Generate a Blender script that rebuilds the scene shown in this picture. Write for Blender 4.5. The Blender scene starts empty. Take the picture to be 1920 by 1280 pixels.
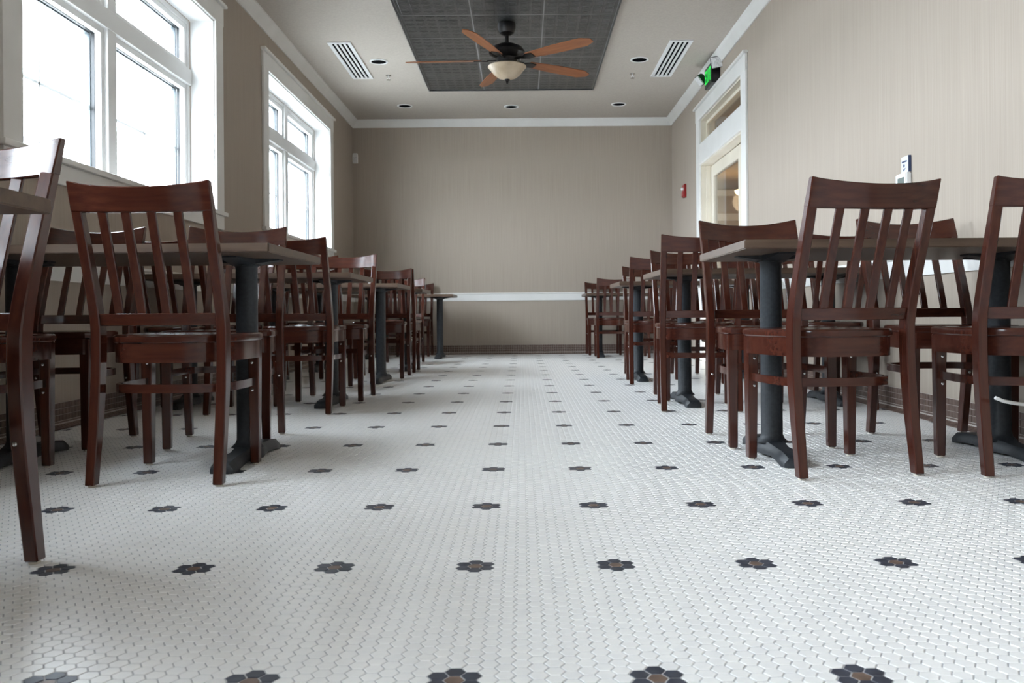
import bpy, bmesh, math, random
from mathutils import Matrix, Vector, Euler
import numpy as np
random.seed(4)
S = bpy.context.scene
COL = S.collection
PI = math.pi

# ------------------------------------------------------------------ camera, sky, exposure
F_PX, CX, CY, CAM_H = 1628.0, 980.0, 588.0, 0.52
cd = bpy.data.cameras.new('camera'); cam = bpy.data.objects.new('camera', cd); COL.objects.link(cam)
cd.sensor_width = 36.0; cd.lens = 36.0 * F_PX / 1920.0
cd.shift_x = -(CX - 960.0) / 1920.0
cd.shift_y = -(640.0 - CY) / 1920.0
cd.clip_start = 0.02; cd.clip_end = 400
cam.matrix_world = Matrix.Translation((0, 0, CAM_H)) @ Matrix.Rotation(PI/2, 4, 'X') @ Matrix.Rotation(-0.008, 4, 'Z')
cd.dof.use_dof = True; cd.dof.focus_distance = 3.0; cd.dof.aperture_fstop = 9.0
S.camera = cam

SKY = 37.0
w = bpy.data.worlds.new('overcast_sky'); S.world = w; w.use_nodes = True
bg = w.node_tree.nodes['Background']; bg.inputs[0].default_value = (0.825, 0.905, 1.0, 1); bg.inputs[1].default_value = SKY

S.view_settings.view_transform = 'Standard'
S.view_settings.look = 'None'
S.view_settings.gamma = 1.0
S.view_settings.use_curve_mapping = False
S.view_settings.exposure = 0.0

# room dimensions (metres): X to the right, Y away from the camera, Z up
XL, XR, YB, YF, ZC = -2.176, 1.942, 11.21, -4.4, 3.026
WINS = [(-3.58, -1.18), (0.09, 2.49), (3.76, 6.16), (7.43, 9.83)]
WZ0, WZ1 = 1.265, 2.62
DY0, DY1, DZ1, TZ0, TZ1 = 7.60, 9.40, 2.117, 2.334, 2.60

# light portals that only guide sky sampling through the window openings
for (a, b) in WINS:
    ld = bpy.data.lights.new('window_portal', 'AREA'); ld.shape = 'RECTANGLE'; ld.size = b - a; ld.size_y = WZ1 - WZ0
    ld.cycles.is_portal = True
    lo = bpy.data.objects.new('window_portal', ld); COL.objects.link(lo)
    lo.location = (XL - 0.27, (a + b) / 2, (WZ0 + WZ1) / 2); lo.rotation_euler = Euler((PI/2, 0, PI/2 + PI))
    lo.matrix_world = Matrix.Translation(lo.location) @ Matrix(((0, 0, -1, 0), (1, 0, 0, 0), (0, 1, 0, 0), (0, 0, 0, 1)))

# ------------------------------------------------------------------ materials
def mat(name, col, rough=0.6, metal=0.0, spec=0.5, coat=0.0, emit=None, estr=0.0):
    m = bpy.data.materials.new(name); m.use_nodes = True
    p = m.node_tree.nodes['Principled BSDF']
    p.inputs['Base Color'].default_value = (*col, 1); p.inputs['Roughness'].default_value = rough
    p.inputs['Metallic'].default_value = metal; p.inputs['Specular IOR Level'].default_value = spec
    p.inputs['Coat Weight'].default_value = coat; p.inputs['Coat Roughness'].default_value = 0.15
    if emit: p.inputs['Emission Color'].default_value = (*emit, 1); p.inputs['Emission Strength'].default_value = estr
    return m

def vary(m, c1, c2, scale=(1, 1, 1), nscale=5.0, detail=4.0, world=False, lo=0.35, hi=0.65, bump=0.0, bdist=0.002, rough=None):
    nt = m.node_tree; n = nt.nodes; l = nt.links; p = n['Principled BSDF']
    if world:
        g = n.new('ShaderNodeNewGeometry'); src = g.outputs['Position']
    else:
        g = n.new('ShaderNodeTexCoord'); src = g.outputs['Object']
    mp = n.new('ShaderNodeMapping'); mp.inputs['Scale'].default_value = scale
    l.new(src, mp.inputs[0])
    no = n.new('ShaderNodeTexNoise'); no.inputs['Scale'].default_value = nscale; no.inputs['Detail'].default_value = detail
    l.new(mp.outputs[0], no.inputs['Vector'])
    r = n.new('ShaderNodeValToRGB'); r.color_ramp.elements[0].position = lo; r.color_ramp.elements[1].position = hi
    r.color_ramp.elements[0].color = (*c1, 1); r.color_ramp.elements[1].color = (*c2, 1)
    l.new(no.outputs['Fac'], r.inputs[0]); l.new(r.outputs[0], p.inputs['Base Color'])
    if rough:
        mr = n.new('ShaderNodeMapRange'); mr.inputs['To Min'].default_value = rough[0]; mr.inputs['To Max'].default_value = rough[1]
        l.new(no.outputs['Fac'], mr.inputs['Value']); l.new(mr.outputs[0], p.inputs['Roughness'])
    if bump:
        b = n.new('ShaderNodeBump'); b.inputs['Strength'].default_value = bump; b.inputs['Distance'].default_value = bdist
        l.new(no.outputs['Fac'], b.inputs['Height']); l.new(b.outputs[0], p.inputs['Normal'])
    return m

M = {}
M['paper'] = vary(mat('striped_wallpaper', (.6, .55, .48), 0.75, spec=0.3), (.362, .306, .252), (.412, .352, .294), (110, 110, 1.0), 1.6, 3.0, True, .3, .7, .2, .0012)
M['ceil'] = vary(mat('taupe_ceiling_paint', (.4, .36, .31), 0.85, spec=0.2), (.46, .415, .365), (.50, .455, .40), (1, 1, 1), 60, 3, True, bump=.15, bdist=.001)
M['trim'] = vary(mat('white_trim_paint', (.78, .77, .74), 0.42), (.75, .74, .71), (.80, .79, .765), (1, 1, 1), 3, 2, True)
M['wframe'] = vary(mat('white_window_paint', (.84, .84, .83), 0.4), (.82, .82, .81), (.86, .86, .85), (1, 1, 1), 3, 2, True)
M['gasket'] = mat('black_gasket', (.012, .013, .015), 0.5)
M['extframe'] = mat('blue_grey_outer_frame', (.035, .048, .058), 0.4)
M['wood'] = vary(mat('mahogany_stained_wood', (.09, .028, .016), 0.3, spec=0.5), (.038, .0095, .0062), (.070, .0190, .0105), (60, 60, 2.2), 1.3, 4.0, False, .3, .72, .05, .0005, (.13, .21))
M['woodx'] = vary(mat('mahogany_stained_wood_crosswise', (.09, .028, .016), 0.3, spec=0.5), (.038, .0095, .0062), (.070, .0190, .0105), (2.2, 60, 60), 1.3, 4.0, False, .3, .72, .05, .0005, (.13, .21))
M['top'] = vary(mat('walnut_tabletop', (.12, .08, .055), 0.38), (.070, .041, .026), (.130, .084, .054), (2.5, 26, 26), 1.3, 5.0, False, .3, .7, .12, .0006, (.34, .46))
M['iron'] = vary(mat('black_powder_coat', (.028, .032, .036), 0.5, spec=.4), (.016, .019, .023), (.026, .030, .035), (1, 1, 1), 90, 2, False, bump=.2, bdist=.0008)
M['steel'] = mat('bright_bolt_steel', (.75, .75, .74), 0.25, 1.0)
M['glide'] = mat('pale_nylon_glide', (.62, .58, .50), 0.5)
M['grout'] = vary(mat('grey_grout', (.36, .36, .37), 0.9, spec=.2), (.48, .48, .50), (.58, .58, .58), (1, 1, 1), 9, 3, True)
M['tile'] = vary(mat('white_porcelain_hex', (.76, .755, .735), 0.30, spec=.5), (.865, .86, .85), (.915, .905, .88), (1, 1, 1), 26, 2, True, .3, .7)
M['petal'] = vary(mat('slate_blue_hex', (.035, .04, .05), 0.38), (.026, .031, .046), (.056, .064, .088), (1, 1, 1), 40, 2, True, .3, .7)
M['heart'] = vary(mat('brown_hex', (.16, .105, .075), 0.4), (.12, .08, .06), (.20, .135, .10), (1, 1, 1), 30, 2, True)
M['basetile'] = vary(mat('brown_mosaic_tile', (.16, .115, .09), 0.4), (.115, .074, .058), (.165, .112, .09), (1, 1, 1), 30, 2, True)
M['basegrout'] = mat('pale_grout', (.50, .46, .42), 0.9)
M['tin'] = vary(mat('gunmetal_tin', (.22, .225, .23), 0.32, .85), (.11, .115, .12), (.175, .18, .185), (1, 1, 1), 9, 3, True, rough=(.24, .42))
M['tinseam'] = mat('gunmetal_tin_seam', (.40, .405, .42), 0.5, .3)
M['white'] = mat('white_plastic', (.80, .80, .79), 0.4)
M['vent'] = mat('white_vent_enamel', (.86, .87, .87), 0.4)
M['dark'] = mat('dark_void', (.006, .007, .008), 0.9, spec=0.0)
M['bronze'] = vary(mat('dark_bronze', (.02, .018, .018), 0.35, .6), (.016, .015, .016), (.03, .027, .026), (1, 1, 1), 20, 2)
M['blade'] = vary(mat('cherry_fan_blade', (.33, .12, .045), 0.4), (.225, .072, .023), (.315, .112, .038), (2, 22, 22), 1.5, 4)
M['bowl'] = vary(mat('alabaster_glass', (.72, .62, .48), 0.35), (.44, .34, .23), (.58, .47, .34), (1, 1, 1), 9, 3)
M['black'] = mat('black_plastic', (.012, .012, .013), 0.4)
M['red'] = mat('red_alarm_plastic', (.30, .012, .014), 0.4)
M['clear'] = mat('strobe_lens', (.8, .8, .8), 0.15)
M['lcd'] = mat('grey_display', (.16, .19, .175), 0.25)
M['lens'] = vary(mat('lamp_lens', (.72, .72, .72), 0.2), (.6, .6, .6), (.85, .85, .85), (1, 1, 1), 60, 2)
M['green'] = mat('green_led_letters', (.02, .5, .1), 0.4, emit=(.02, 1.0, .10), estr=1.0)
M['cream'] = vary(mat('cream_door_paint', (.72, .66, .55), 0.45), (.69, .63, .52), (.75, .69, .58), (1, 1, 1), 3, 2, True)
M['tan'] = vary(mat('tan_hall_paint', (.42, .32, .21), 0.8), (.40, .30, .195), (.44, .34, .225), (1, 1, 1), 20, 2, True)
M['tanceil'] = vary(mat('brown_hall_ceiling_paint', (.27, .20, .13), 0.85), (.25, .185, .12), (.29, .215, .14), (1, 1, 1), 20, 2, True)
M['hallfloor'] = vary(mat('hall_floor_tile', (.5, .45, .38), 0.4), (.46, .41, .35), (.53, .48, .41), (1, 1, 1), 6, 2, True)
M['lampglow'] = mat('lit_lamp_bowl', (.9, .8, .6), 0.4, emit=(1.0, .72, .38), estr=9.0)
M['ground'] = vary(mat('pale_paving', (.42, .42, .41), 0.9), (.38, .38, .37), (.46, .46, .45), (1, 1, 1), 2, 4, True)

def glass_mat():
    m = bpy.data.materials.new('clear_glass'); m.use_nodes = True; nt = m.node_tree; n = nt.nodes; l = nt.links
    n.remove(n['Principled BSDF']); out = n['Material Output']
    t = n.new('ShaderNodeBsdfTransparent'); t.inputs[0].default_value = (.96, .975, .975, 1)
    g = n.new('ShaderNodeBsdfGlossy'); g.inputs['Roughness'].default_value = 0.02
    fr = n.new('ShaderNodeFresnel')
    ge = n.new('ShaderNodeNewGeometry'); mr = n.new('ShaderNodeMapRange'); mr.inputs['To Min'].default_value = 1.45; mr.inputs['To Max'].default_value = 1/1.45
    l.new(ge.outputs['Backfacing'], mr.inputs['Value']); l.new(mr.outputs[0], fr.inputs[0])      # same reflectance from both faces of the pane
    mx = n.new('ShaderNodeMixShader'); l.new(fr.outputs[0], mx.inputs[0]); l.new(t.outputs[0], mx.inputs[1]); l.new(g.outputs[0], mx.inputs[2])
    l.new(mx.outputs[0], out.inputs[0]); return m
M['glass'] = glass_mat()

# ------------------------------------------------------------------ mesh helpers
class MB:
    def __init__(s): s.v = []; s.f = []
    def add(s, vs, fs):
        o = len(s.v); s.v += [tuple(p) for p in vs]; s.f += [tuple(i + o for i in f) for f in fs]; return s
    def box(s, x0, x1, y0, y1, z0, z1):
        return s.add([(x0,y0,z0),(x1,y0,z0),(x1,y1,z0),(x0,y1,z0),(x0,y0,z1),(x1,y0,z1),(x1,y1,z1),(x0,y1,z1)],
                     [(3,2,1,0),(4,5,6,7),(0,1,5,4),(1,2,6,5),(2,3,7,6),(3,0,4,7)])
    def loft(s, rings, cap=True, close=True):
        n = len(rings[0]); vs = [p for r in rings for p in r]; fs = []
        for i in range(len(rings) - 1):
            for j in range(n if close else n - 1):
                k = (j + 1) % n; fs.append((i*n+j, i*n+k, (i+1)*n+k, (i+1)*n+j))
        if cap: fs.append(tuple(reversed(range(n)))); fs.append(tuple((len(rings)-1)*n + j for j in range(n)))
        return s.add(vs, fs)
    def loop(s, rings):                       # closed sweep
        n = len(rings[0]); m = len(rings); fs = []
        for i in range(m):
            for j in range(n):
                k = (j + 1) % n; i2 = (i + 1) % m; fs.append((i*n+j, i*n+k, i2*n+k, i2*n+j))
        return s.add([p for r in rings for p in r], fs)
    def lathe(s, prof, n=24, c=(0, 0, 0), cap=True):
        rings = [[(c[0] + r*math.cos(2*PI*k/n), c[1] + r*math.sin(2*PI*k/n), c[2] + z) for k in range(n)] for r, z in prof]
        return s.loft(rings, cap)
    def tube(s, path, r, n=8):
        rings = []
        for i, p in enumerate(path):
            a = Vector(path[max(i-1, 0)]); b = Vector(path[min(i+1, len(path)-1)]); d = (b - a).normalized()
            u = d.cross(Vector((0, 0, 1)));  u = u.normalized() if u.length > 1e-4 else Vector((1, 0, 0)); v = u.cross(d)
            rings.append([tuple(Vector(p) + r*(math.cos(2*PI*k/n)*u + math.sin(2*PI*k/n)*v)) for k in range(n)])
        return s.loft(rings)
    def build(s, name, m, parent=None, bevel=0.0, seg=1, smooth=None, loc=None, link=True):
        me = bpy.data.meshes.new(name); me.from_pydata(s.v, [], s.f); me.update()
        bm = bmesh.new(); bm.from_mesh(me); bmesh.ops.recalc_face_normals(bm, faces=bm.faces)
        if bevel:
            es = [e for e in bm.edges if len(e.link_faces) == 2 and e.calc_face_angle(0) > 0.6]
            bmesh.ops.bevel(bm, geom=es, offset=bevel, segments=seg, affect='EDGES', clamp_overlap=True)
        bm.to_mesh(me); bm.free()
        if smooth is not None:
            me.shade_smooth(); me.set_sharp_from_angle(angle=smooth)
        me.materials.append(m)
        o = bpy.data.objects.new(name, me)
        if link: COL.objects.link(o)
        if parent: o.parent = parent
        if loc: o.location = loc
        return o

def tag(o, label=None, cat=None, group=None, kind=None):
    if label: o['label'] = label
    if cat: o['category'] = cat
    if group: o['group'] = group
    if kind: o['kind'] = kind
    return o
def empty(name, loc=(0, 0, 0), rz=0.0):
    o = bpy.data.objects.new(name, None); COL.objects.link(o); o.location = loc; o.rotation_euler = (0, 0, rz); o.empty_display_size = .1
    return o
def inst(src, name, parent=None, loc=None):
    o = bpy.data.objects.new(name, src.data if hasattr(src, 'data') else src); COL.objects.link(o)
    if parent: o.parent = parent
    if loc: o.location = loc
    return o
KIDS = {}
def copy_tree(o, parent=None):
    c = o.copy(); COL.objects.link(c); c.parent = parent
    if parent is not None: c.matrix_parent_inverse = o.matrix_parent_inverse.copy()
    for ch in list(o.children): copy_tree(ch, c)
    return c
def st(o, label, cat): return tag(o, label, cat, kind='structure')

# ------------------------------------------------------------------ room shell
# left wall with the window openings cut out
def wall_with_openings(x0, x1, y0, y1, z1, ops):
    mb = MB(); y = y0
    for (a, b, c, d) in ops:
        mb.box(x0, x1, y, a, 0, z1)
        if c > 0: mb.box(x0, x1, a, b, 0, c)
        mb.box(x0, x1, a, b, d, z1); y = b
    mb.box(x0, x1, y, y1, 0, z1); return mb
ZT = ZC + 0.10
wl = wall_with_openings(XL - .27, XL, YF, YB, ZT, [(a, b, WZ0, WZ1) for a, b in WINS]).build('wall_left', M['paper'])
st(wl, 'left wall in beige striped wallpaper with the big windows', 'wall')
wr = wall_with_openings(XR, XR + .15, YF, YB, ZT, [(DY0, DY1, 0, TZ1)]).build('wall_right', M['paper'])
st(wr, 'right wall in beige striped wallpaper with the glazed doorway', 'wall')
wb = MB().box(XL - .27, XR + .15, YB, YB + .15, 0, ZT).build('wall_back', M['paper']); st(wb, 'far end wall in beige striped wallpaper', 'wall')
wf = MB().box(XL - .27, XR + .15, YF - .15, YF, 0, ZT).build('wall_front', M['paper']); st(wf, 'end wall behind the viewpoint in beige wallpaper', 'wall')
ce = MB().box(XL, XR, YF, YB, ZC, ZT).build('ceiling', M['ceil']); st(ce, 'flat taupe painted ceiling with a tin centre panel', 'ceiling')
fl = MB().box(XL, XR, YF, YB, -.12, -.0010).build('floor', M['grout']); st(fl, 'white hexagon mosaic floor with dark flower motifs', 'floor')
gr = MB().box(-60, XL - .27, -40, 60, -.5, -.35).build('ground', M['ground']); st(gr, 'pale paving outside the windows', 'ground')

# crown moulding, chair rail, as prisms with a real profile
def prism_y(prof, y0, y1):
    return [[(x, y0, z) for x, z in prof], [(x, y1, z) for x, z in prof]]
def prism_x(prof, x0, x1):
    return [[(x0, y, z) for y, z in prof], [(x1, y, z) for y, z in prof]]
cp = [(0, -.093), (.012, -.093), (.018, -.080), (.040, -.052), (.062, -.022), (.072, -.014), (.075, 0), (0, 0)]
n_tr = [0]
def trim(mb, m, label, cat='trim', bevel=0.0):
    n_tr[0] += 1
    return st(mb.build('trim_%d' % n_tr[0], m, bevel=bevel), label, cat)
trim(MB().loft(prism_y([(XL + a, ZC + b) for a, b in cp], YF, YB)), M['trim'], 'white crown moulding along the left wall')
trim(MB().loft(prism_y([(XR - a, ZC + b) for a, b in cp], YF, YB)), M['trim'], 'white crown moulding along the right wall')
trim(MB().loft(prism_x([(YB - a, ZC + b) for a, b in cp], XL + .01, XR - .01)), M['trim'], 'white crown moulding along the far wall')
RZ0, RZ1 = .690, .795
rp = [(0, 0), (.014, 0), (.014, .085), (.024, .090), (.024, .105), (0, .105)]
trim(MB().loft(prism_y([(XL + a, RZ0 + b) for a, b in rp], YF, YB)), M['trim'], 'white chair rail along the left wall')
trim(MB().loft(prism_y([(XR - a, RZ0 + b) for a, b in rp], YF, DY0 - .17)), M['trim'], 'white chair rail on the right wall before the doorway')
trim(MB().loft(prism_y([(XR - a, RZ0 + b) for a, b in rp], DY1 + .17, YB)), M['trim'], 'white chair rail on the right wall past the doorway')
trim(MB().loft(prism_x([(YB - a, RZ0 + b) for a, b in rp], XL + .014, XR - .014)), M['trim'], 'white chair rail across the far wall')

# ------------------------------------------------------------------ hexagon mosaic floor
P = 0.02794; C = P * math.sqrt(3) / 2; G = 0.0024
FX0, FY0 = -3.65 * P, 1.236
RAD = (P - G) / math.sqrt(3)
SH = 0.004                                    # rows run a touch askew
hexa = [(math.cos(PI/3*k), math.sin(PI/3*k)) for k in range(6)]
def hex_mesh(name, m):
    vs = [(RAD*.955*x, RAD*.955*y, 0.0) for x, y in hexa] + [(RAD*x, RAD*y, -.0005) for x, y in hexa] + [(RAD*x, RAD*y, -.0022) for x, y in hexa]
    fs = [tuple(range(6))] + [(6+k, 6+(k+1) % 6, (k+1) % 6, k) for k in range(6)] + [(12+k, 12+(k+1) % 6, 6+(k+1) % 6, 6+k) for k in range(6)]
    me = bpy.data.meshes.new(name); me.from_pydata(vs, [], fs); me.update(); me.materials.append(m); return me
hm = {k: hex_mesh(k, M[m]) for k, m in (('hex_tile', 'tile'), ('petal_tile', 'petal'), ('flower_centre_tile', 'heart'))}
i0 = int((XL + .035 - FX0) / C) + 1; i1 = int((XR - .035 - FX0) / C)
j0 = int((0.2 - FY0) / P); j1 = int((YB - .035 - FY0) / P)
kinds = {'hex_tile': [], 'petal_tile': [], 'flower_centre_tile': []}
petals = {(0, 1), (0, -1), (1, 0), (-1, 0), (1, -1), (-1, -1)}   # odd columns sit half a tile further back
for i in range(i0, i1 + 1):
    odd = i % 2
    for j in range(j0, j1 + 1):
        x = FX0 + i*C; y = FY0 + (j + .5*odd) * P + SH * (FX0 + i*C)
        fi = (i + 6) % 12 - 6; fj = (j + 10) % 20 - 10
        if fi == 0 and fj == 0: k = 'flower_centre_tile'
        elif (fi, fj) in petals: k = 'petal_tile'
        else: k = 'hex_tile'
        # size in the frame: how large and whether inside the view
        ys = 588 + F_PX*CAM_H/max(y, .05); xs = 980 + F_PX*x/max(y, .05)
        vis = (ys < 1290) and (-10 < xs < 1930)
        kinds[k].append((0 if vis else 1, y, abs(x), x, y))
nhex = 0
for k, L in kinds.items():
    L.sort()
    for (vis, _, _, x, y) in L[:300]:
        o = bpy.data.objects.new(k, hm[k]); COL.objects.link(o); o.parent = fl; o.location = (x, y, random.uniform(-.0002, .0003))
    rest = L[300:]
    if not rest: continue
    A = np.array([(a[3], a[4]) for a in rest]); n = len(A)
    base = np.array([(RAD*.955*x, RAD*.955*y, 0.0) for x, y in hexa] + [(RAD*x, RAD*y, -.0014) for x, y in hexa])
    V = np.repeat(base[None], n, 0); V[:, :, 0] += A[:, 0:1]; V[:, :, 1] += A[:, 1:2]
    V[:, :, 2] += np.random.default_rng(3).uniform(-.0002, .0003, (n, 1))
    tri = [(0,1,2),(0,2,3),(0,3,4),(0,4,5)]
    for q in range(6):
        a, b = q, (q+1) % 6; tri += [(6+a, 6+b, b), (6+a, b, a)]
    T = np.array(tri)[None] + 12*np.arange(n)[:, None, None]
    T = T.reshape(-1, 3); V = V.reshape(-1, 3)
    me = bpy.data.meshes.new(k + '_field'); me.vertices.add(len(V)); me.vertices.foreach_set('co', V.astype(np.float32).ravel())
    me.loops.add(len(T)*3); me.loops.foreach_set('vertex_index', T.astype(np.int32).ravel())
    me.polygons.add(len(T)); me.polygons.foreach_set('loop_start', (np.arange(len(T))*3).astype(np.int32))
    me.polygons.foreach_set('loop_total', np.full(len(T), 3, np.int32)); me.update(calc_edges=True); me.validate(); me.shade_flat()
    me.materials.append(hm[k].materials[0])
    o = bpy.data.objects.new(k + '_field', me); COL.objects.link(o); o.parent = fl; o['kind'] = 'stuff'

# ------------------------------------------------------------------ mosaic cove base
BT = .0285; bs = .0262
bt_flat = MB().loft([[(0, -bs/2, -bs/2), (0, bs/2, -bs/2), (0, bs/2, bs/2), (0, -bs/2, bs/2)],
                     [(.003, -bs/2, -bs/2), (.003, bs/2, -bs/2), (.003, bs/2, bs/2), (.003, -bs/2, bs/2)],
                     [(.0042, -bs/2+.002, -bs/2+.002), (.0042, bs/2-.002, -bs/2+.002), (.0042, bs/2-.002, bs/2-.002), (.0042, -bs/2+.002, bs/2-.002)]])
arc = [(.034 - .030*math.cos(t), .034 - .030*math.sin(t)) for t in [0.04, .4, .8, 1.2, 1.53]]
bt_cove = MB()
rings = []
for (d, z), t in zip(arc, [0.04, .4, .8, 1.2, 1.53]):
    nx, nz = -math.cos(t)*.004, -math.sin(t)*.004
    rings.append([(d, -bs/2, z), (d, bs/2, z), (d + nx, bs/2, z + nz), (d + nx, -bs/2, z + nz)])
bt_cove.loft(rings)
ROWS = 3; ZB0 = .049
def base_run(name, label, origin, rz, length, individual=(0, 0)):
    """local x = out of the wall, local y = along the wall"""
    back = MB().loft([[(0, 0, 0), (.0325, 0, 0), (.0325, 0, .0015), (.012, 0, .010), (.0022, 0, .034), (.0022, 0, .1215), (0, 0, .1215)],
                      [(0, length, 0), (.0325, length, 0), (.0325, length, .0015), (.012, length, .010), (.0022, length, .034), (.0022, length, .1215), (0, length, .1215)]])
    b = back.build(name, M['basegrout']); b.location = origin; b.rotation_euler = (0, 0, rz)
    st(b, label, 'baseboard')
    fm = bt_flat.build('base_tile', M['basetile'], link=False); cm = bt_cove.build('cove_tile', M['basetile'], link=False, smooth=.6)
    big = MB(); bigc = MB(); n = int(length / BT)
    for q in range(n):
        y = (q + .5) * BT
        one = individual[0] <= y <= individual[1]
        if one: inst(cm, 'cove_tile', b, (0, y, 0))
        else: bigc.add([(p[0], p[1] + y, p[2]) for p in bt_cove.v], bt_cove.f)
        for r in range(ROWS):
            z = ZB0 + BT * r
            if one: inst(fm, 'base_tile', b, (.0012, y, z))
            else: big.add([(p[0] + .0012, p[1] + y, p[2] + z) for p in bt_flat.v], bt_flat.f)
    if big.v:
        o = big.build('base_tile_field', M['basetile'], b); o['kind'] = 'stuff'
        o = bigc.build('cove_tile_field', M['basetile'], b, smooth=.6); o['kind'] = 'stuff'
    bpy.data.objects.remove(fm); bpy.data.objects.remove(cm)
# local +x must point into the room: left wall rz=0, right wall rz=pi (runs backwards), back wall rz=-pi/2
base_run('baseboard_left', 'brown mosaic cove base along the left wall', (XL, 0.5, 0), 0, YB - .5)
base_run('baseboard_right', 'brown mosaic cove base on the right wall before the doorway', (XR, DY0 - .17, 0), PI, DY0 - .17 - .5, (DY0 - .17 - 5.3, DY0 - .17 - 3.25))
base_run('baseboard_right_far', 'brown mosaic cove base on the right wall past the doorway', (XR, YB, 0), PI, YB - DY1 - .17)
base_run('baseboard_back', 'brown mosaic cove base along the far wall', (XL + .034, YB, 0), -PI/2, XR - XL - .068)

# ------------------------------------------------------------------ windows
FXI = XL - .164                                  # room-side face of the window frame
def window(idx, a, b, label, z0w=WZ0, z1w=WZ1):
    W = empty('window_%d' % idx, (XL, (a + b)/2, z0w)); st(W, label, 'window')
    hw = (b - a)/2; H = z1w - z0w
    L = lambda mb, name, m, par=None, **k: mb.build(name, m, par or W, **k)
    cw = .14
    # casings (proud of the wall), head with cap, stool and apron
    for s_ in (-1, 1):
        y0, y1 = sorted((s_*(hw - .006), s_*(hw + cw)))
        L(MB().box(0, .019, y0, y1, -.02, H), 'side_casing', M['trim'], bevel=.002)
    hc = L(MB().box(0, .021, -hw - cw - .008, hw + cw + .008, H - .004, H + .135), 'head_casing', M['trim'], bevel=.002)
    MB().box(0, .044, -hw - cw - .03, hw + cw + .03, H + .135, H + .158).build('cap', M['trim'], hc, bevel=.003)
    so = L(MB().box(0, .04, -hw - cw - .025, hw + cw + .025, -.024, .004), 'stool', M['trim'], bevel=.002)
    MB().box(-.168, 0, -hw + .0005, hw - .0005, .0005, .004).build('sill_board', M['trim'], so)
    L(MB().box(0, .018, -hw - cw, hw + cw, -.122, -.024), 'apron', M['trim'], bevel=.002)
    # jamb liners in the reveal
    for s_ in (-1, 1):
        y0, y1 = sorted((s_*(hw - .012), s_*(hw)))
        L(MB().box(-.162, .001, y0, y1, .0, H), 'jamb', M['wframe'])
    L(MB().box(-.162, .001, -hw + .012, hw - .012, H - .012, H), 'head_jamb', M['wframe'])
    # frame: outer ring, centre mullion, transom bar
    x0, x1 = -.255, -.164
    fr = .034
    for s_ in (-1, 1):
        y0, y1 = sorted((s_*(hw - .012 - fr), s_*(hw - .012)))
        L(MB().box(x0, x1 - .004, y0, y1, .004, H - .012), 'frame_stile', M['wframe'], bevel=.002)
    L(MB().box(x0, x1 - .004, -hw + .012 + fr, hw - .012 - fr, H - .012 - fr, H - .012), 'frame_head', M['wframe'], bevel=.002)
    L(MB().box(x0, x1 - .004, -hw + .012 + fr, hw - .012 - fr, .004, .004 + fr*.7), 'frame_sill', M['wframe'], bevel=.002)
    tb0, tb1 = 2.15 - z0w, 2.26 - z0w
    L(MB().box(x0, x1 + .012, -hw + .012, hw - .012, tb0, tb1), 'transom_bar', M['wframe'], bevel=.002)
    L(MB().box(x0, x1 + .008, -.052, .052, .004, tb0).box(x0, x1 + .008, -.052, .052, tb1, H - .012), 'mullion', M['wframe'], bevel=.002)
    # four sashes
    ya, yb = .052, hw - .012 - fr
    for s_ in (-1, 1):
        for (z0, z1, low) in ((.004 + fr*.7, tb0, True), (tb1, H - .012 - fr, False)):
            y0, y1 = sorted((s_*ya, s_*yb))
            sf = .036
            def ring(i, xa, xb, t):
                return (MB().box(xa, xb, y0 + i, y0 + i + t, z0 + i, z1 - i).box(xa, xb, y1 - i - t, y1 - i, z0 + i, z1 - i)
                        .box(xa, xb, y0 + i + t, y1 - i - t, z0 + i, z0 + i + t).box(xa, xb, y0 + i + t, y1 - i - t, z1 - i - t, z1 - i))
            sa = L(ring(0, -.215, -.178, sf), 'sash', M['wframe'], bevel=.0015)
            ring(sf - .010, -.232, -.2152, .013).build('gasket', M['gasket'], sa)
            ring(sf - .010, -.268, -.238, .018).build('outer_frame', M['extframe'], sa)
            MB().box(-.2355, -.2325, y0 + sf - .008, y1 - sf + .008, z0 + sf - .008, z1 - sf + .008).build('pane', M['glass'], sa)
            ym = y0 + (y1 - y0) * .5
            if low:
                MB().box(-.252, -.240, ym - .006, ym + .006, z0 + sf, z1 - sf).build('muntin', M['wframe'], sa)
                zm = z0 + (z1 - z0)*.47
                MB().box(-.252, -.240, y0 + sf, y1 - sf, zm - .008, zm + .008).build('muntin', M['wframe'], sa)
    return W
WL = ['white framed window behind the viewpoint on the left wall', 'white framed window beside the viewpoint on the left wall',
      'nearer large white framed window in view, above the left tables', 'farther white framed window near the far left corner']
for q, (a, b) in enumerate(WINS): window(q + 1, a, b, WL[q])

# ------------------------------------------------------------------ doorway on the right, with transom and glazed leaves
dr = empty('door_1', (XR, (DY0 + DY1)/2, 0)); st(dr, 'white cased double doorway with glass doors and transom on the right wall', 'door')
dh = (DY1 - DY0)/2
for s_ in (-1, 1):
    y0, y1 = sorted((s_*(dh - .004), s_*(dh + .165)))
    MB().box(-.02, 0, y0, y1, 0, TZ1).build('side_casing', M['trim'], dr, bevel=.002)
    y0, y1 = sorted((s_*(dh - .018), s_*dh))
    MB().box(-.001, .15, y0, y1, 0, TZ1 - .018).build('jamb', M['cream'], dr)
    y0, y1 = sorted((s_*(dh - .030), s_*(dh - .018)))
    MB().box(.055, .10, y0, y1, 0, DZ1 - .018).build('door_stop', M['cream'], dr)
hc = MB().box(-.023, 0, -dh - .172, dh + .172, TZ1 - .004, TZ1 + .135).build('head_casing', M['trim'], dr, bevel=.002)
MB().box(-.046, 0, -dh - .195, dh + .195, TZ1 + .135, TZ1 + .158).build('cap', M['trim'], hc, bevel=.003)
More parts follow.
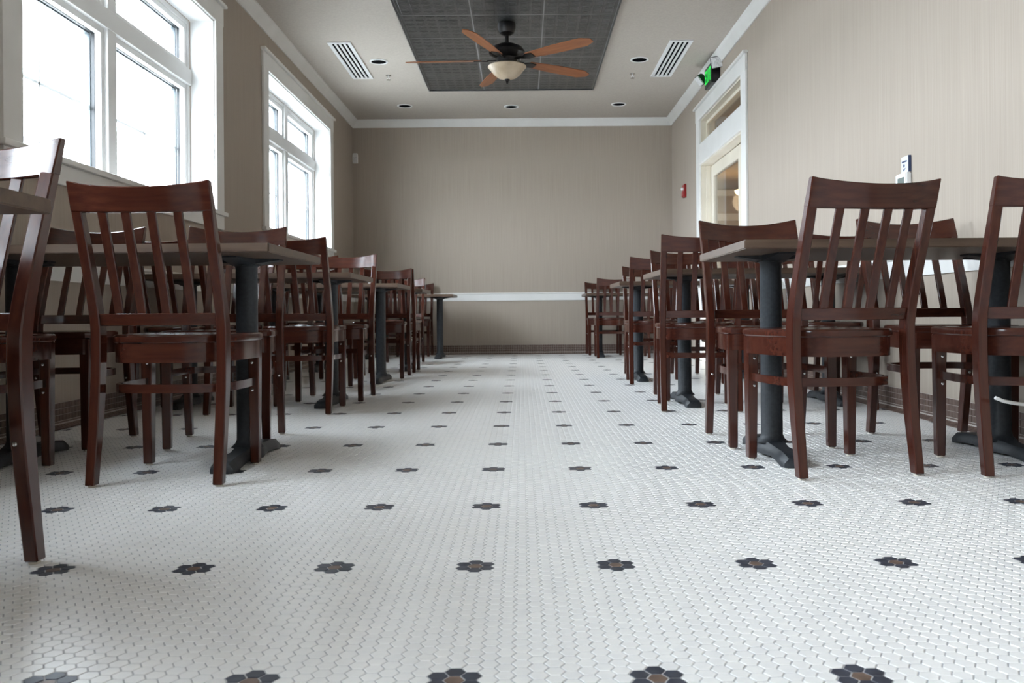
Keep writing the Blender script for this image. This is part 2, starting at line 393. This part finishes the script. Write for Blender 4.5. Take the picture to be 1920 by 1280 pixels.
MB().box(0, .15, -dh, dh, TZ1 - .018, TZ1).build('head_jamb', M['cream'], dr)
MB().box(-.018, .15, -dh + .001, dh - .001, DZ1, TZ0).build('transom_bar', M['trim'], dr, bevel=.002)
MB().box(.0, .15, -dh + .018, dh - .018, DZ1 - .018, DZ1).build('door_head_jamb', M['cream'], dr)
tr = (MB().box(.06, .10, -dh + .018, -dh + .055, TZ0, TZ1 - .018).box(.06, .10, dh - .055, dh - .018, TZ0, TZ1 - .018)
      .box(.06, .10, -dh + .055, dh - .055, TZ0, TZ0 + .03).box(.06, .10, -dh + .055, dh - .055, TZ1 - .05, TZ1 - .018)).build('transom_sash', M['cream'], dr)
for (a, b) in ((-dh + .055, dh - .055),):
    MB().box(.078, .082, a, b, TZ0 + .03, TZ1 - .05).build('pane', M['glass'], tr)
for s_ in (-1, 1):
    y0, y1 = sorted((-.42 + s_*.004, s_*(dh - .024)))
    xa, xb = .104, .146; sw = .115 if s_ > 0 else .085; zt = DZ1 - .024
    lf = (MB().box(xa, xb, y0, y0 + sw, .01, zt).box(xa, xb, y1 - sw, y1, .01, zt).box(xa, xb, y0 + sw, y1 - sw, zt - .12, zt)
          .box(xa, xb, y0 + sw, y1 - sw, .01, .25)).build('door_leaf', M['cream'], dr, bevel=.002)
    MB().box(.123, .127, y0 + sw - .004, y1 - sw + .004, .246, zt - .116).build('pane', M['glass'], lf)
    yk = y0 + sw/2 if s_ > 0 else y1 - sw/2
    MB().tube([(xa, yk, .98), (xa - .05, yk, .98), (xa - .05, yk + s_*.10, .98)], .009, 8).build('handle', M['bronze'], lf, smooth=.8)

# the hall beyond the doors
HX0, HX1, HY0, HY1, HZ = XR + .15, 5.4, 6.6, 15.2, 2.67
st(MB().box(HX0, HX1, HY0, HY1, -.12, -.004).build('floor_hall', M['hallfloor']), 'pale floor of the hall beyond the glass doors', 'floor')
st(MB().box(HX0, HX1, HY0, HY1, HZ, HZ + .1).build('ceiling_hall', M['tanceil']), 'brown painted ceiling of the hall beyond the doors', 'ceiling')
st(MB().box(HX0, HX1, HY1, HY1 + .1, 0, HZ + .1).build('wall_hall_end', M['tan']), 'tan end wall of the hall beyond the doors', 'wall')
st(MB().box(HX0, HX1, HY0 - .1, HY0, 0, HZ + .1).build('wall_hall_near', M['tan']), 'tan near wall of the hall beyond the doors', 'wall')
st(MB().box(HX1, HX1 + .1, HY0 - .1, HY1 + .1, 0, HZ + .1).build('wall_hall_side', M['tan']), 'tan side wall of the hall beyond the doors', 'wall')
st(MB().box(HX0 - .1, HX0, YB + .15, HY1 + .1, 0, HZ + .1).build('wall_hall_return', M['tan']), 'tan return wall of the hall past the dining room', 'wall')
trim(MB().box(HX0, HX1, HY1 - .03, HY1, HZ - .12, HZ - .02), M['trim'], 'white crown board on the hall end wall')
trim(MB().box(HX0, HX1, HY1 - .03, HY1, 2.12, 2.24), M['trim'], 'white picture rail on the hall end wall')
pl = empty('pendant_lamp', (3.46, 13.4, HZ)); tag(pl, 'lit warm bowl pendant lamp in the hall beyond the glass doors', 'lamp')
MB().lathe([(.06, 0), (.06, -.02), (.03, -.03)], 16).build('canopy', M['bronze'], pl, smooth=.6)
MB().tube([(0, 0, -.03), (0, 0, -.26)], .008, 8).build('rod', M['bronze'], pl)
MB().lathe([(.02, -.26), (.17, -.27), (.16, -.31), (.10, -.35), (.01, -.365)], 24).build('bowl', M['lampglow'], pl, smooth=.6)
for (hx, hy) in ((3.4, 13.4), (3.4, 9.2)):
    ld = bpy.data.lights.new('hall_lamp_light', 'POINT'); ld.energy = 34; ld.color = (1.0, .72, .42); ld.shadow_soft_size = .15
    lo = bpy.data.objects.new('hall_lamp_light', ld); COL.objects.link(lo); lo.location = (hx, hy, HZ - .45)

# ------------------------------------------------------------------ tin ceiling panels
TX0, TY1, TS = -1.012, 9.67, .603
def tin_panel():
    mb = MB(); n = 6; e = .012; c = (TS - .010 - 2*e) / n
    z0 = 0.0
    mb.box(0, TS - .010, 0, TS - .010, 0.004, .010)
    for i in range(n):
        for j in range(n):
            x, y = e + i*c, e + j*c
            g, h = .008, .020
            a = [(x+g, y+g, .004), (x+c-g, y+g, .004), (x+c-g, y+c-g, .004), (x+g, y+c-g, .004)]
            b = [(x+g+.006, y+g+.006, .0016), (x+c-g-.006, y+g+.006, .0016), (x+c-g-.006, y+c-g-.006, .0016), (x+g+.006, y+c-g-.006, .0016)]
            d = [(x+h+.006, y+h+.006, .0026), (x+c-h-.006, y+h+.006, .0026), (x+c-h-.006, y+c-h-.006, .0026), (x+h+.006, y+c-h-.006, .0026)]
            cc = (x + c/2, y + c/2, .0004)
            mb.add(a + b + d + [cc], [(0,1,5,4),(1,2,6,5),(2,3,7,6),(3,0,4,7),(4,5,9,8),(5,6,10,9),(6,7,11,10),(7,4,8,11),(8,9,12),(9,10,12),(10,11,12),(11,8,12)])
    return mb
tp = tin_panel().build('tin_panel', M['tin'], ce)
ZP = ZC - .012
for r in range(8):
    for c in range(3):
        o = tp if r == 0 and c == 0 else inst(tp, 'tin_panel', ce)
        o.location = (TX0 + c*TS + .005, TY1 - (r + 1)*TS + .005, ZP)
MB().box(TX0, TX0 + 3*TS, TY1 - 8*TS, TY1, ZC - .0078, ZC).build('panel_backing', M['tinseam'], ce)
bz = (MB().box(TX0 - .014, TX0, TY1 - 8*TS - .014, TY1 + .014, ZC - .020, ZC).box(TX0 + 3*TS, TX0 + 3*TS + .014, TY1 - 8*TS - .014, TY1 + .014, ZC - .020, ZC)
      .box(TX0, TX0 + 3*TS, TY1, TY1 + .014, ZC - .020, ZC).box(TX0, TX0 + 3*TS, TY1 - 8*TS - .014, TY1 - 8*TS, ZC - .020, ZC))
bz.build('panel_edge_trim', M['tin'], ce)

# ------------------------------------------------------------------ slot vents, can lights, sprinklers
def vent(x0, x1, y0, y1, label):
    v = empty('air_vent', ((x0+x1)/2, (y0+y1)/2, ZC)); tag(v, label, 'vent', 'slot vents in the ceiling')
    hx, hy = (x1-x0)/2, (y1-y0)/2; t = .034; n = 4; sw = .021
    MB().box(-hx, hx, -hy, -hy + t, -.010, 0).box(-hx, hx, hy - t, hy, -.010, 0).box(-hx, -hx + t, -hy + t, hy - t, -.010, 0).box(hx - t, hx, -hy + t, hy - t, -.010, 0).build('frame', M['vent'], v)
    MB().box(-hx + t, hx - t, -hy + t, hy - t, -.002, 0).build('backing', M['dark'], v)
    iw = 2*(hx - t); bw = (iw - n*sw)/(n - 1)
    for k in range(n - 1):
        x = -hx + t + sw + k*(bw + sw)
        MB().box(x, x + bw, -hy + t, hy - t, -.0095, -.002).build('louvre', M['vent'], v)
vent(-1.775, -1.560, 7.96, 9.19, 'white four-slot air vent in the ceiling on the window side')
vent(1.375, 1.592, 7.98, 9.20, 'white four-slot air vent in the ceiling on the doorway side')
def can(x, y, label):
    c = empty('can_light', (x, y, ZC)); tag(c, label, 'ceiling light', 'recessed can lights')
    MB().lathe([(.092, 0), (.092, -.006), (.076, -.009), (.072, -.003)], 28, cap=False).build('trim_ring', M['white'], c, smooth=.5)
    MB().lathe([(.074, -.0035), (.05, -.0025), (.01, -.002)], 28).build('dark_baffle', M['dark'], c)
can(-1.403, 8.59, 'recessed can light beside the vent on the window side of the ceiling')
can(1.176, 8.59, 'recessed can light beside the vent on the doorway side of the ceiling')
can(-1.394, 10.42, 'recessed can light in the far left of the ceiling')
can(-.117, 10.50, 'recessed can light in the middle of the far ceiling strip')
can(1.172, 10.42, 'recessed can light in the far right of the ceiling')
def sprinkler(x, y, label):
    c = empty('sprinkler_head', (x, y, ZC)); tag(c, label, 'sprinkler', 'ceiling sprinkler heads')
    MB().lathe([(.028, 0), (.028, -.004), (.016, -.008), (.010, -.010)], 16).build('escutcheon', M['steel'], c, smooth=.6)
    MB().tube([(0, 0, -.008), (0, 0, -.030)], .007, 8).tube([(-.012, 0, -.028), (-.012, 0, -.044)], .003, 6).tube([(.012, 0, -.028), (.012, 0, -.044)], .003, 6).box(-.014, .014, -.003, .003, -.031, -.027).build('body', M['white'], c)
    MB().lathe([(.004, -.044), (.022, -.045), (.022, -.048), (.004, -.049)], 14).build('deflector', M['steel'], c)
sprinkler(-1.385, 9.09, 'small sprinkler head in the ceiling near the left vent')
sprinkler(1.17, 9.10, 'small sprinkler head in the ceiling near the right vent')

# ------------------------------------------------------------------ ceiling fan
fan = empty('ceiling_fan', (-.117, 7.46, ZC - .012)); tag(fan, 'ceiling fan with five cherry blades, dark motor and glass bowl', 'ceiling fan')
MB().lathe([(.075, 0), (.078, -.02), (.076, -.05), (.062, -.085), (.030, -.105), (.018, -.108)], 28).build('canopy', M['bronze'], fan, smooth=.6)
MB().lathe([(.016, -.10), (.016, -.165), (.028, -.178), (.034, -.19)], 16).build('downrod', M['bronze'], fan, smooth=.6)
MB().lathe([(.03, -.168), (.065, -.180), (.132, -.210), (.155, -.243), (.155, -.262), (.130, -.280), (.092, -.300), (.088, -.340), (.05, -.345)], 32).build('motor_housing', M['bronze'], fan, smooth=.6)
MB().lathe([(.085, -.335), (.100, -.350), (.125, -.362), (.13, -.372), (.05, -.375)], 32).build('light_fitter', M['bronze'], fan, smooth=.6)
bo = MB().lathe([(.13, -.366), (.160, -.366), (.166, -.374), (.156, -.386), (.142, -.402), (.116, -.436), (.080, -.464), (.040, -.477), (.008, -.480)], 36).build('glass_bowl', M['bowl'], fan, smooth=.7)
MB().lathe([(.006, -.474), (.024, -.482), (.022, -.492), (.010, -.498), (.012, -.506), (.006, -.518), (.001, -.522)], 16).build('finial', M['bronze'], bo, smooth=.6)
def blade_mesh():
    mb = MB(); N = 9; rings = []
    for i in range(N):
        t = i/(N-1); r = .22 + .655*t
        hwid = .046 + .020*min(1, t*2.2)
        if t > .86: hwid *= math.sqrt(max(0.08, 1 - ((t - .86)/.15)**2))
        rings.append([(r, -hwid, -.003), (r, hwid, -.003), (r, hwid, .003), (r, -hwid, .003)])
    return mb.loft(rings)
bl = blade_mesh().build('blade', M['blade'], fan, bevel=.001)
br = MB().box(.085, .17, -.012, .012, -.005, .005).loft([[(.16, -.012, -.010), (.16, .012, -.010), (.16, .012, -.003), (.16, -.012, -.003)], [(.22, -.040, -.010), (.22, .040, -.010), (.22, .040, -.003), (.22, -.040, -.003)], [(.285, -.030, -.010), (.285, .030, -.010), (.285, .030, -.003), (.285, -.030, -.003)]]).build('blade_iron', M['bronze'], bl)
for k in range(5):
    o = bl if k == 0 else inst(bl, 'blade', fan)
    if k: inst(br, 'blade_iron', o)
    o.matrix_local = Matrix.Translation((0, 0, -.318)) @ Matrix.Rotation(math.radians(33.5 + 72*k), 4, 'Z') @ Matrix.Rotation(math.radians(-12), 4, 'X')

# ------------------------------------------------------------------ wall fittings
ex = empty('exit_sign', (XR, 8.60, 2.745)); tag(ex, 'black emergency exit sign with green letters and two lamp heads above the doorway', 'exit sign')
MB().box(-.088, -.001, -.16, .16, .012, .215).build('housing', M['black'], ex, bevel=.006, seg=2)
# letters on the face looking into the room (-X); reading direction runs toward -Y... seen from the room, left is +Y
def letter_strokes(ch):
    return {'E': [(0, 0, .2, 1), (.2, .86, 1, 1), (.2, .43, .85, .57), (.2, 0, 1, .14)],
            'I': [(.37, 0, .63, 1)], 'T': [(0, .82, 1, 1), (.37, 0, .63, .82)]}.get(ch)
lh, lw = .13, .044
for k, ch in enumerate('EXIT'):
    yL = .125 - k*.066
    mb = MB()
    if ch == 'X':
        for (a, b) in (((0, 0), (1, 1)), ((0, 1), (1, 0))):
            q = [(a[0]-.0, a[1]), (a[0]+.27, a[1]), (b[0], b[1]), (b[0]-.27, b[1])] if a[1] == 0 else [(a[0], a[1]), (a[0]+.27, a[1]), (b[0], b[1]), (b[0]-.27, b[1])]
            ring0 = [(-.0885, yL - u*lw, .052 + v*lh) for u, v in q]; ring1 = [(-.0905, y, z) for _, y, z in ring0]
            mb.loft([ring0, ring1])
    else:
        for (u0, v0, u1, v1) in letter_strokes(ch):
            mb.box(-.0905, -.0885, yL - u1*lw, yL - u0*lw, .052 + v0*lh, .052 + v1*lh)
    mb.build('letter', M['green'], ex)
def lamp_head(loc, rot):
    h = MB().lathe([(.040, -.06), (.070, -.045), (.080, 0), (.080, .012)], 4).build('lamp_head', M['black'], ex, bevel=.008, seg=2)
    q = Vector(rot[:3]).to_track_quat('Z', 'Y'); h.location = loc; h.rotation_euler = (q.to_matrix() @ Matrix.Rotation(rot[3], 3, 'Z')).to_euler()
    g = MB().lathe([(.070, .0), (.070, .016), (.02, .019)], 4).build('lens', M['lens'], h, bevel=.003)
    return h
lamp_head((-.052, -.225, .185), (-.22, -1, -.18, PI/4 + .15))
lamp_head((-.130, .195, .120), (-.80, -.12, -.62, PI/4))
MB().tube([(-.05, -.15, .18), (-.055, -.18, .185)], .014, 8).build('swivel', M['black'], ex)
MB().tube([(-.06, .15, .16), (-.10, .18, .14)], .014, 8).build('swivel', M['black'], ex)

fa = empty('fire_alarm', (XR, 10.28, 1.88)); tag(fa, 'red fire alarm horn strobe on the right wall past the doorway', 'fire alarm')
MB().box(-.030, -.001, -.06, .06, 0, .155).build('housing', M['red'], fa, bevel=.006, seg=2)
MB().box(-.042, -.030, -.045, .045, .01, .065).build('horn_grille', M['red'], fa, bevel=.004)
MB().lathe([(.020, 0), (.018, .018), (.008, .028)], 14).build('strobe_lens', M['clear'], fa, smooth=.6)
bpy.data.objects['strobe_lens'].matrix_local = Matrix.Translation((-.030, 0, .10)) @ Matrix.Rotation(-PI/2, 4, 'Y')

ms = empty('motion_sensor', (XL + .035, YB - .001, 2.475)); tag(ms, 'small white motion sensor high in the far left corner', 'sensor')
MB().loft([[(-.032, 0, 0), (.032, 0, 0), (.032, -.03, .0), (-.032, -.03, .0)], [(-.032, 0, .03), (.032, 0, .03), (.032, -.05, .03), (-.032, -.05, .03)],
           [(-.032, 0, .10), (.032, 0, .10), (.032, -.05, .10), (-.032, -.05, .10)], [(-.026, 0, .13), (.026, 0, .13), (.026, -.03, .13), (-.026, -.03, .13)]]).build('housing', M['white'], ms, bevel=.004)
MB().box(-.022, .022, -.053, -.050, .03, .075).build('lens', M['lens'], ms)

th = empty('thermostat', (XR, 4.38, 1.097)); tag(th, 'white thermostat with grey display on the right wall', 'thermostat')
MB().box(-.030, -.001, -.062, .062, 0, .115).build('housing', M['white'], th, bevel=.005, seg=2)
MB().box(-.0315, -.0298, -.040, .034, .040, .092).build('display', M['lcd'], th)
MB().box(-.0325, -.0298, -.035, -.015, .012, .024).box(-.0325, -.0298, .008, .028, .012, .024).build('button', M['white'], th)
cp_ = empty('control_panel', (XR, 4.37, 1.2135)); tag(cp_, 'pale blue control plate with dark symbols just above the thermostat', 'control panel')
M['plate'] = mat('pale_blue_plate', (.62, .66, .74), .35); M['ink'] = mat('navy_print', (.03, .05, .11), .5)
MB().box(-.014, -.001, -.040, .040, 0, .082).build('plate', M['plate'], cp_, bevel=.0015)
MB().box(-.014, -.001, -.046, -.0401, .0, .082).build('dark_edge', M['ink'], cp_)
MB().box(-.0148, -.0139, -.026, .030, .052, .060).build('symbol', M['ink'], cp_)
MB().lathe([(.009, -.0004), (.009, .0006)], 12).build('symbol', M['ink'], cp_).matrix_local = Matrix.Translation((-.0145, .006, .036)) @ Matrix.Rotation(PI/2, 4, 'Y')
MB().loft([[(-.0139, -.012, .024), (-.0139, .016, .018), (-.0139, .010, .008), (-.0139, .0, .014)], [(-.0148, -.012, .024), (-.0148, .016, .018), (-.0148, .010, .008), (-.0148, .0, .014)]]).build('symbol', M['ink'], cp_)

# ------------------------------------------------------------------ tables
TH, TT, TD, TL = .754, .030, .715, 1.20
def make_table():
    t = empty('dining_table')
    hy = TD/2
    MB().box(0, TL, -hy, hy, TH - TT, TH).build('tabletop', M['top'], t, bevel=.003, seg=2)
    for x in (.185, TL - .185):
        c = MB().lathe([(.058, .048), (.044, .062), (.0385, .075), (.0385, TH - TT - .030), (.044, TH - TT - .022), (.062, TH - TT - .014)], 28, (x, 0, 0)).build('column', M['iron'], t, smooth=.6)
        mp = MB()
        for (dx, dy) in ((1, 0), (-1, 0), (0, 1), (0, -1)):
            ax, ay = (dx*.125, dy*.20); wx, wy = dy*.028, dx*.028
            z1 = TH - TT - .0005
            mp.loft([[(x + wx*1.8, wy*1.8, z1 - .024), (x - wx*1.8, -wy*1.8, z1 - .024), (x - wx*1.8, -wy*1.8, z1), (x + wx*1.8, wy*1.8, z1)],
                     [(x + ax + wx, ay + wy, z1 - .005), (x + ax - wx, ay - wy, z1 - .005), (x + ax - wx, ay - wy, z1), (x + ax + wx, ay + wy, z1)]])
        mp.build('mounting_plate', M['iron'], c)
        b = MB(); R = []
        for (y, hw, h, z0) in ((-.285, .022, .018, .0), (-.278, .038, .030, .0), (-.255, .044, .040, 0), (-.21, .042, .045, .006), (-.12, .037, .046, .012), (-.06, .046, .052, .010), (0, .056, .058, .008),
                               (.06, .046, .052, .010), (.12, .037, .046, .012), (.21, .042, .045, .006), (.255, .044, .040, 0), (.278, .038, .030, 0), (.285, .022, .018, 0)):
            R.append([(x - hw, y, z0 + .001), (x + hw, y, z0 + .001), (x + hw, y, z0 + .5*(h - z0)), (x + hw*.62, y, h), (x - hw*.62, y, h), (x - hw, y, z0 + .5*(h - z0))])
        b.loft(R)
        b.build('base', M['iron'], t, smooth=.7)
    return t
TABLES = [  # aisle-end X, direction of length, centre Y, label
    (-0.930, -1, 1.360, 'walnut topped pedestal table at the left picture edge, nearest the camera'),
    (-0.812, -1, 3.140, 'walnut topped pedestal table below the nearer window, front left'),
    (-0.940, -1, 5.105, 'second walnut pedestal table in view down the left wall'),
    (-0.925, -1, 6.790, 'third walnut pedestal table in view down the left wall'),
    (-0.905, -1, 8.200, 'fourth walnut pedestal table in view down the left wall'),
    (-0.805, -1, 10.380, 'walnut pedestal table standing at the far wall on the left'),
    (0.720, 1, 3.165, 'walnut topped pedestal table in the right foreground'),
    (0.745, 1, 5.000, 'second walnut pedestal table down the right wall'),
    (0.720, 1, 6.800, 'third walnut pedestal table down the right wall, just before the doorway'),
    (0.735, 1, 10.450, 'walnut pedestal table standing at the far wall on the right')]
proto_t = make_table()
for q, (x, d, y, lab) in enumerate(TABLES):
    o = proto_t if q == 0 else copy_tree(proto_t)
    o.location = (x, y, 0); o.rotation_euler = (0, 0, 0 if d > 0 else PI)
    tag(o, lab, 'table', 'dining tables along the walls')

# ------------------------------------------------------------------ chairs
def lerp_tab(T, z):
    for a, b in zip(T, T[1:]):
        if a[0] <= z <= b[0]:
            t = (z - a[0])/(b[0] - a[0]); t2 = t
            return [p + (q - p)*t2 for p, q in zip(a[1:], b[1:])]
    return list(T[-1][1:])
POST = [(.006, -.240, .034), (.10, -.2245, .037), (.20, -.2085, .041), (.30, -.196, .045), (.40, -.1895, .047), (.48, -.190, .046),
        (.52, -.1975, .0445), (.56, -.209, .043), (.64, -.2365, .040), (.72, -.266, .036), (.80, -.2955, .032), (.87, -.3215, .027), (.92, -.340, .023)]
PX = .1945; PWX = .0155
def sag(x): return .041 * (1 - (x/PX)**2)
def make_chair():
    t = empty('dining_chair')
    # seat
    half = [(0, .190), (.10, .1895), (.165, .187), (.196, .180), (.211, .166), (.216, .138), (.216, .08), (.210, .0), (.199, -.07), (.184, -.12), (.163, -.160), (.13, -.188), (.085, -.203), (.04, -.208), (0, -.209)]
    out = half + [(-x, y) for x, y in reversed(half[1:-1])]
    def ring(s, z, dy=0): return [(x*s, y*s + dy, z) for x, y in out]
    sm = MB().loft([ring(.978, .437), ring(.997, .441), ring(1.0, .449), ring(.996, .458), ring(.975, .463), ring(.90, .4635), ring(.72, .459), ring(.40, .4565)])
    sm.build('seat', M['woodx'], t, smooth=.5)
    # bent apron hoop
    def hoop(pts, z0, z1, th, closed):
        R = []; n = len(pts)
        for i, p in enumerate(pts):
            a = pts[(i-1) % n] if closed or i > 0 else p; b = pts[(i+1) % n] if closed or i < n-1 else p
            d = Vector((b[0]-a[0], b[1]-a[1])).normalized(); nx, ny = d.y*th/2, -d.x*th/2
            R.append([(p[0]+nx, p[1]+ny, z0), (p[0]+nx, p[1]+ny, z1), (p[0]-nx, p[1]-ny, z1), (p[0]-nx, p[1]-ny, z0)])
        return MB().loop(R) if closed else MB().loft(R)
    hoop([(x*.925, y*.93) for x, y in out], .376, .4365, .018, True).build('apron', M['woodx'], t, smooth=.5)
    up = [(.186, .132), (.191, .07), (.190, .0), (.185, -.06), (.174, -.105), (.152, -.138), (.115, -.156), (.06, -.165), (0, -.168)]
    up = up + [(-x, y) for x, y in reversed(up[:-1])]
    hoop(up, .2795, .3065, .012, False).build('stretcher', M['woodx'], t, smooth=.5)
    # front legs with bolts and glides
    lg = None; bolt = None; gl = None
    def leg_mesh():
        R = []
        for z, hw, y in ((.006, .0155, .152), (.20, .0175, .151), (.376, .0195, .150), (.4365, .0195, .150)):
            R.append([(-hw, y - hw, z), (hw, y - hw, z), (hw, y + hw, z), (-hw, y + hw, z)])
        return MB().loft(R)
    bm_ = MB().lathe([(.0052, 0), (.0048, .002), (.002, .0035)], 10)
    gm_ = MB().lathe([(.011, 0), (.012, .0015), (.012, .006)], 12)
    def glide(par, loc):
        nonlocal gl
        if gl is None: gl = gm_.build('foot_glide', M['glide'], par); o = gl
        else: o = inst(gl, 'foot_glide', par)
        o.location = loc
    def bolts(par, locs, rot):
        nonlocal bolt
        for L_ in locs:
            if bolt is None: bolt = bm_.build('bolt', M['steel'], par, smooth=.6); o = bolt
            else: o = inst(bolt, 'bolt', par)
            o.location = L_; o.rotation_euler = rot
    for s_ in (-1, 1):
        if lg is None: lg = leg_mesh().build('leg', M['wood'], t, bevel=.003); o = lg
        else: o = inst(lg, 'leg', t)
        o.location = (s_*.187, 0, 0)
        glide(o, (0, .152, 0)); bolts(o, [(-s_*.004, .150 - .0195, .358), (-s_*.004, .151 - .0185, .262)], (PI/2, 0, 0))
    # curved back posts that run down to the floor
    def post_mesh():
        R = []
        for k in range(24):
            z = .006 + (.838 - .006)*k/23
            y, d = lerp_tab(POST, z); hw = PWX if z > .1 else PWX*.97
            zz = z
            R.append([(-hw, y - d/2, zz), (hw, y - d/2, zz), (hw, y + d/2, zz), (-hw, y + d/2, zz)])
        return MB().loft(R)
    pm = None
    for s_ in (-1, 1):
        if pm is None: pm = post_mesh().build('back_post', M['wood'], t, bevel=.003, smooth=.5); o = pm
        else: o = inst(pm, 'back_post', t)
        o.location = (s_*PX, 0, 0)
        glide(o, (0, -.238, 0)); bolts(o, [(-s_*.002, -.196 + .0222, .262)], (-PI/2, 0, 0))
    # crest rail: bowed in plan, dipping in the middle
    def rail(z0f, z1f, thf, n=16, xw=PX - PWX + .002):
        R = []
        for k in range(n + 1):
            x = -xw + 2*xw*k/n; u = x/PX
            r = []
            for (z, side) in ((z0f(u), -1), (z0f(u), 1), (z1f(u), 1), (z1f(u), -1)):
                y, d = lerp_tab(POST, z); th = thf(u, d); r.append((x, y - sag(min(max(x, -PX), PX)) + side*th/2 + (.003 if abs(u) < .9 else 0), z))
            R.append(r)
        return MB().loft(R)
    rail(lambda u: .832 - .006*(1 - u*u), lambda u: .918 - .020*(1 - u*u), lambda u, d: .021 + (d - .021)*u**6, 20, PX + PWX).build('crest_rail', M['woodx'], t, bevel=.003, smooth=.5)
    rail(lambda u: .492, lambda u: .530, lambda u, d: .018).build('back_rail', M['woodx'], t, bevel=.002, smooth=.5)
    for x in (-.112, -.0375, .0375, .112):
        R = []
        for k in range(9):
            z = .526 + (.834 - .526)*k/8; y, d = lerp_tab(POST, z); y = y - sag(x) + .003; hw = .0135
            R.append([(x - hw, y - .006, z), (x + hw, y - .006, z), (x + hw, y + .006, z), (x - hw, y + .006, z)])
        MB().loft(R).build('slat', M['wood'], t, bevel=.002, smooth=.5)
    return t
N_, F_ = 0.0, 180.0
CH = [  # x, y (origin), heading in degrees, label
    (-1.232, 1.600, F_, 'slat-back chair cut by the left picture edge, its back catching the window glare'),
    (-1.128, 2.897, N_, 'slat-back chair with its back to us in the left foreground'),
    (-1.840, 2.865, N_, 'chair at the left edge, tucked beside the wall under the front left table'),
    (-1.222, 3.555, F_ + 8, 'chair facing us on the far aisle side of the front left table'),
    (-1.886, 3.53, F_, 'chair facing us on the far wall side of the front left table'),
    (-1.212, 4.775, N_, 'chair with its back to us at the aisle side of the second left table'),
    (-1.850, 4.775, N_, 'chair with its back to us at the wall side of the second left table'),
    (-1.158, 5.345, F_, 'chair with a brightly lit back on the far aisle side of the second left table'),
    (-1.830, 5.360, F_, 'chair facing us on the far wall side of the second left table'),
    (-1.440, 6.150, N_, 'chair pulled out before the third left table with its back to us'),
    (-1.165, 7.165, F_, 'chair facing us on the far aisle side of the third left table'),
    (-1.820, 7.180, F_, 'chair facing us on the far wall side of the third left table'),
    (-1.163, 7.950, N_, 'chair with its back to us at the aisle side of the fourth left table'),
    (-1.278, 9.200, F_, 'chair facing us, pulled out behind the fourth left table'),
    (-1.345, 10.78, F_, 'chair against the far wall behind the far left table'),
    (1.013, 2.948, 9, 'large slat-back chair with its back to us in the right foreground'),
    (1.652, 2.918, -4.4, 'chair cut by the right picture edge with its back to us'),
    (.983, 3.455, F_, 'chair facing us on the far aisle side of the front right table'),
    (1.665, 3.440, F_, 'chair facing us on the far wall side of the front right table'),
    (.950, 4.760, -5, 'chair with its back to us at the aisle side of the second right table'),
    (1.640, 4.765, N_, 'chair with its back to us at the wall side of the second right table'),
    (1.030, 5.235, F_, 'chair facing us on the far aisle side of the second right table'),
    (1.660, 5.270, F_, 'chair facing us on the far wall side of the second right table'),
    (.990, 6.525, -2, 'chair with its back to us at the aisle side of the third right table'),
    (1.640, 6.50, N_, 'chair with its back to us at the wall side of the third right table'),
    (1.065, 7.110, F_, 'chair facing us on the far aisle side of the third right table'),
    (1.660, 7.080, F_, 'chair facing us on the far wall side of the third right table'),
    (1.055, 10.20, N_, 'chair with its back to us at the aisle side of the far right table'),
    (1.640, 10.18, N_, 'chair with its back to us at the wall side of the far right table'),
    (1.005, 10.78, F_, 'chair against the far wall behind the far right table')]
proto_c = make_chair()
for q, (x, y, a, lab) in enumerate(CH):
    o = proto_c if q == 0 else copy_tree(proto_c)
    o.location = (x, y, 0); o.rotation_euler = (0, 0, math.radians(a))
    tag(o, lab, 'chair', 'slat-back wooden dining chairs')

# ------------------------------------------------------------------ small loose things
cu = empty('item', (-1.165, 6.70, TH)); tag(cu, 'small white rounded item on the third left table', 'item')
MB().lathe([(.018, 0), (.026, .006), (.033, .03), (.034, .05), (.031, .05), (.029, .03), (.015, .008)], 20).build('round_body', M['white'], cu, smooth=.7)  # small rounded white form on the tabletop, its kind left open
pth = [(1.440, 2.650, .252), (1.468, 2.652, .241), (1.52, 2.69, .231), (1.58, 2.745, .221), (1.66, 2.765, .215), (1.74, 2.735, .219), (1.80, 2.685, .237), (1.832, 2.672, .251)]
co = MB().tube(pth, .0055, 8).build('cord', M['white'], smooth=.8); tag(co, 'white cord strung between the back legs of the rightmost chair', 'cord')
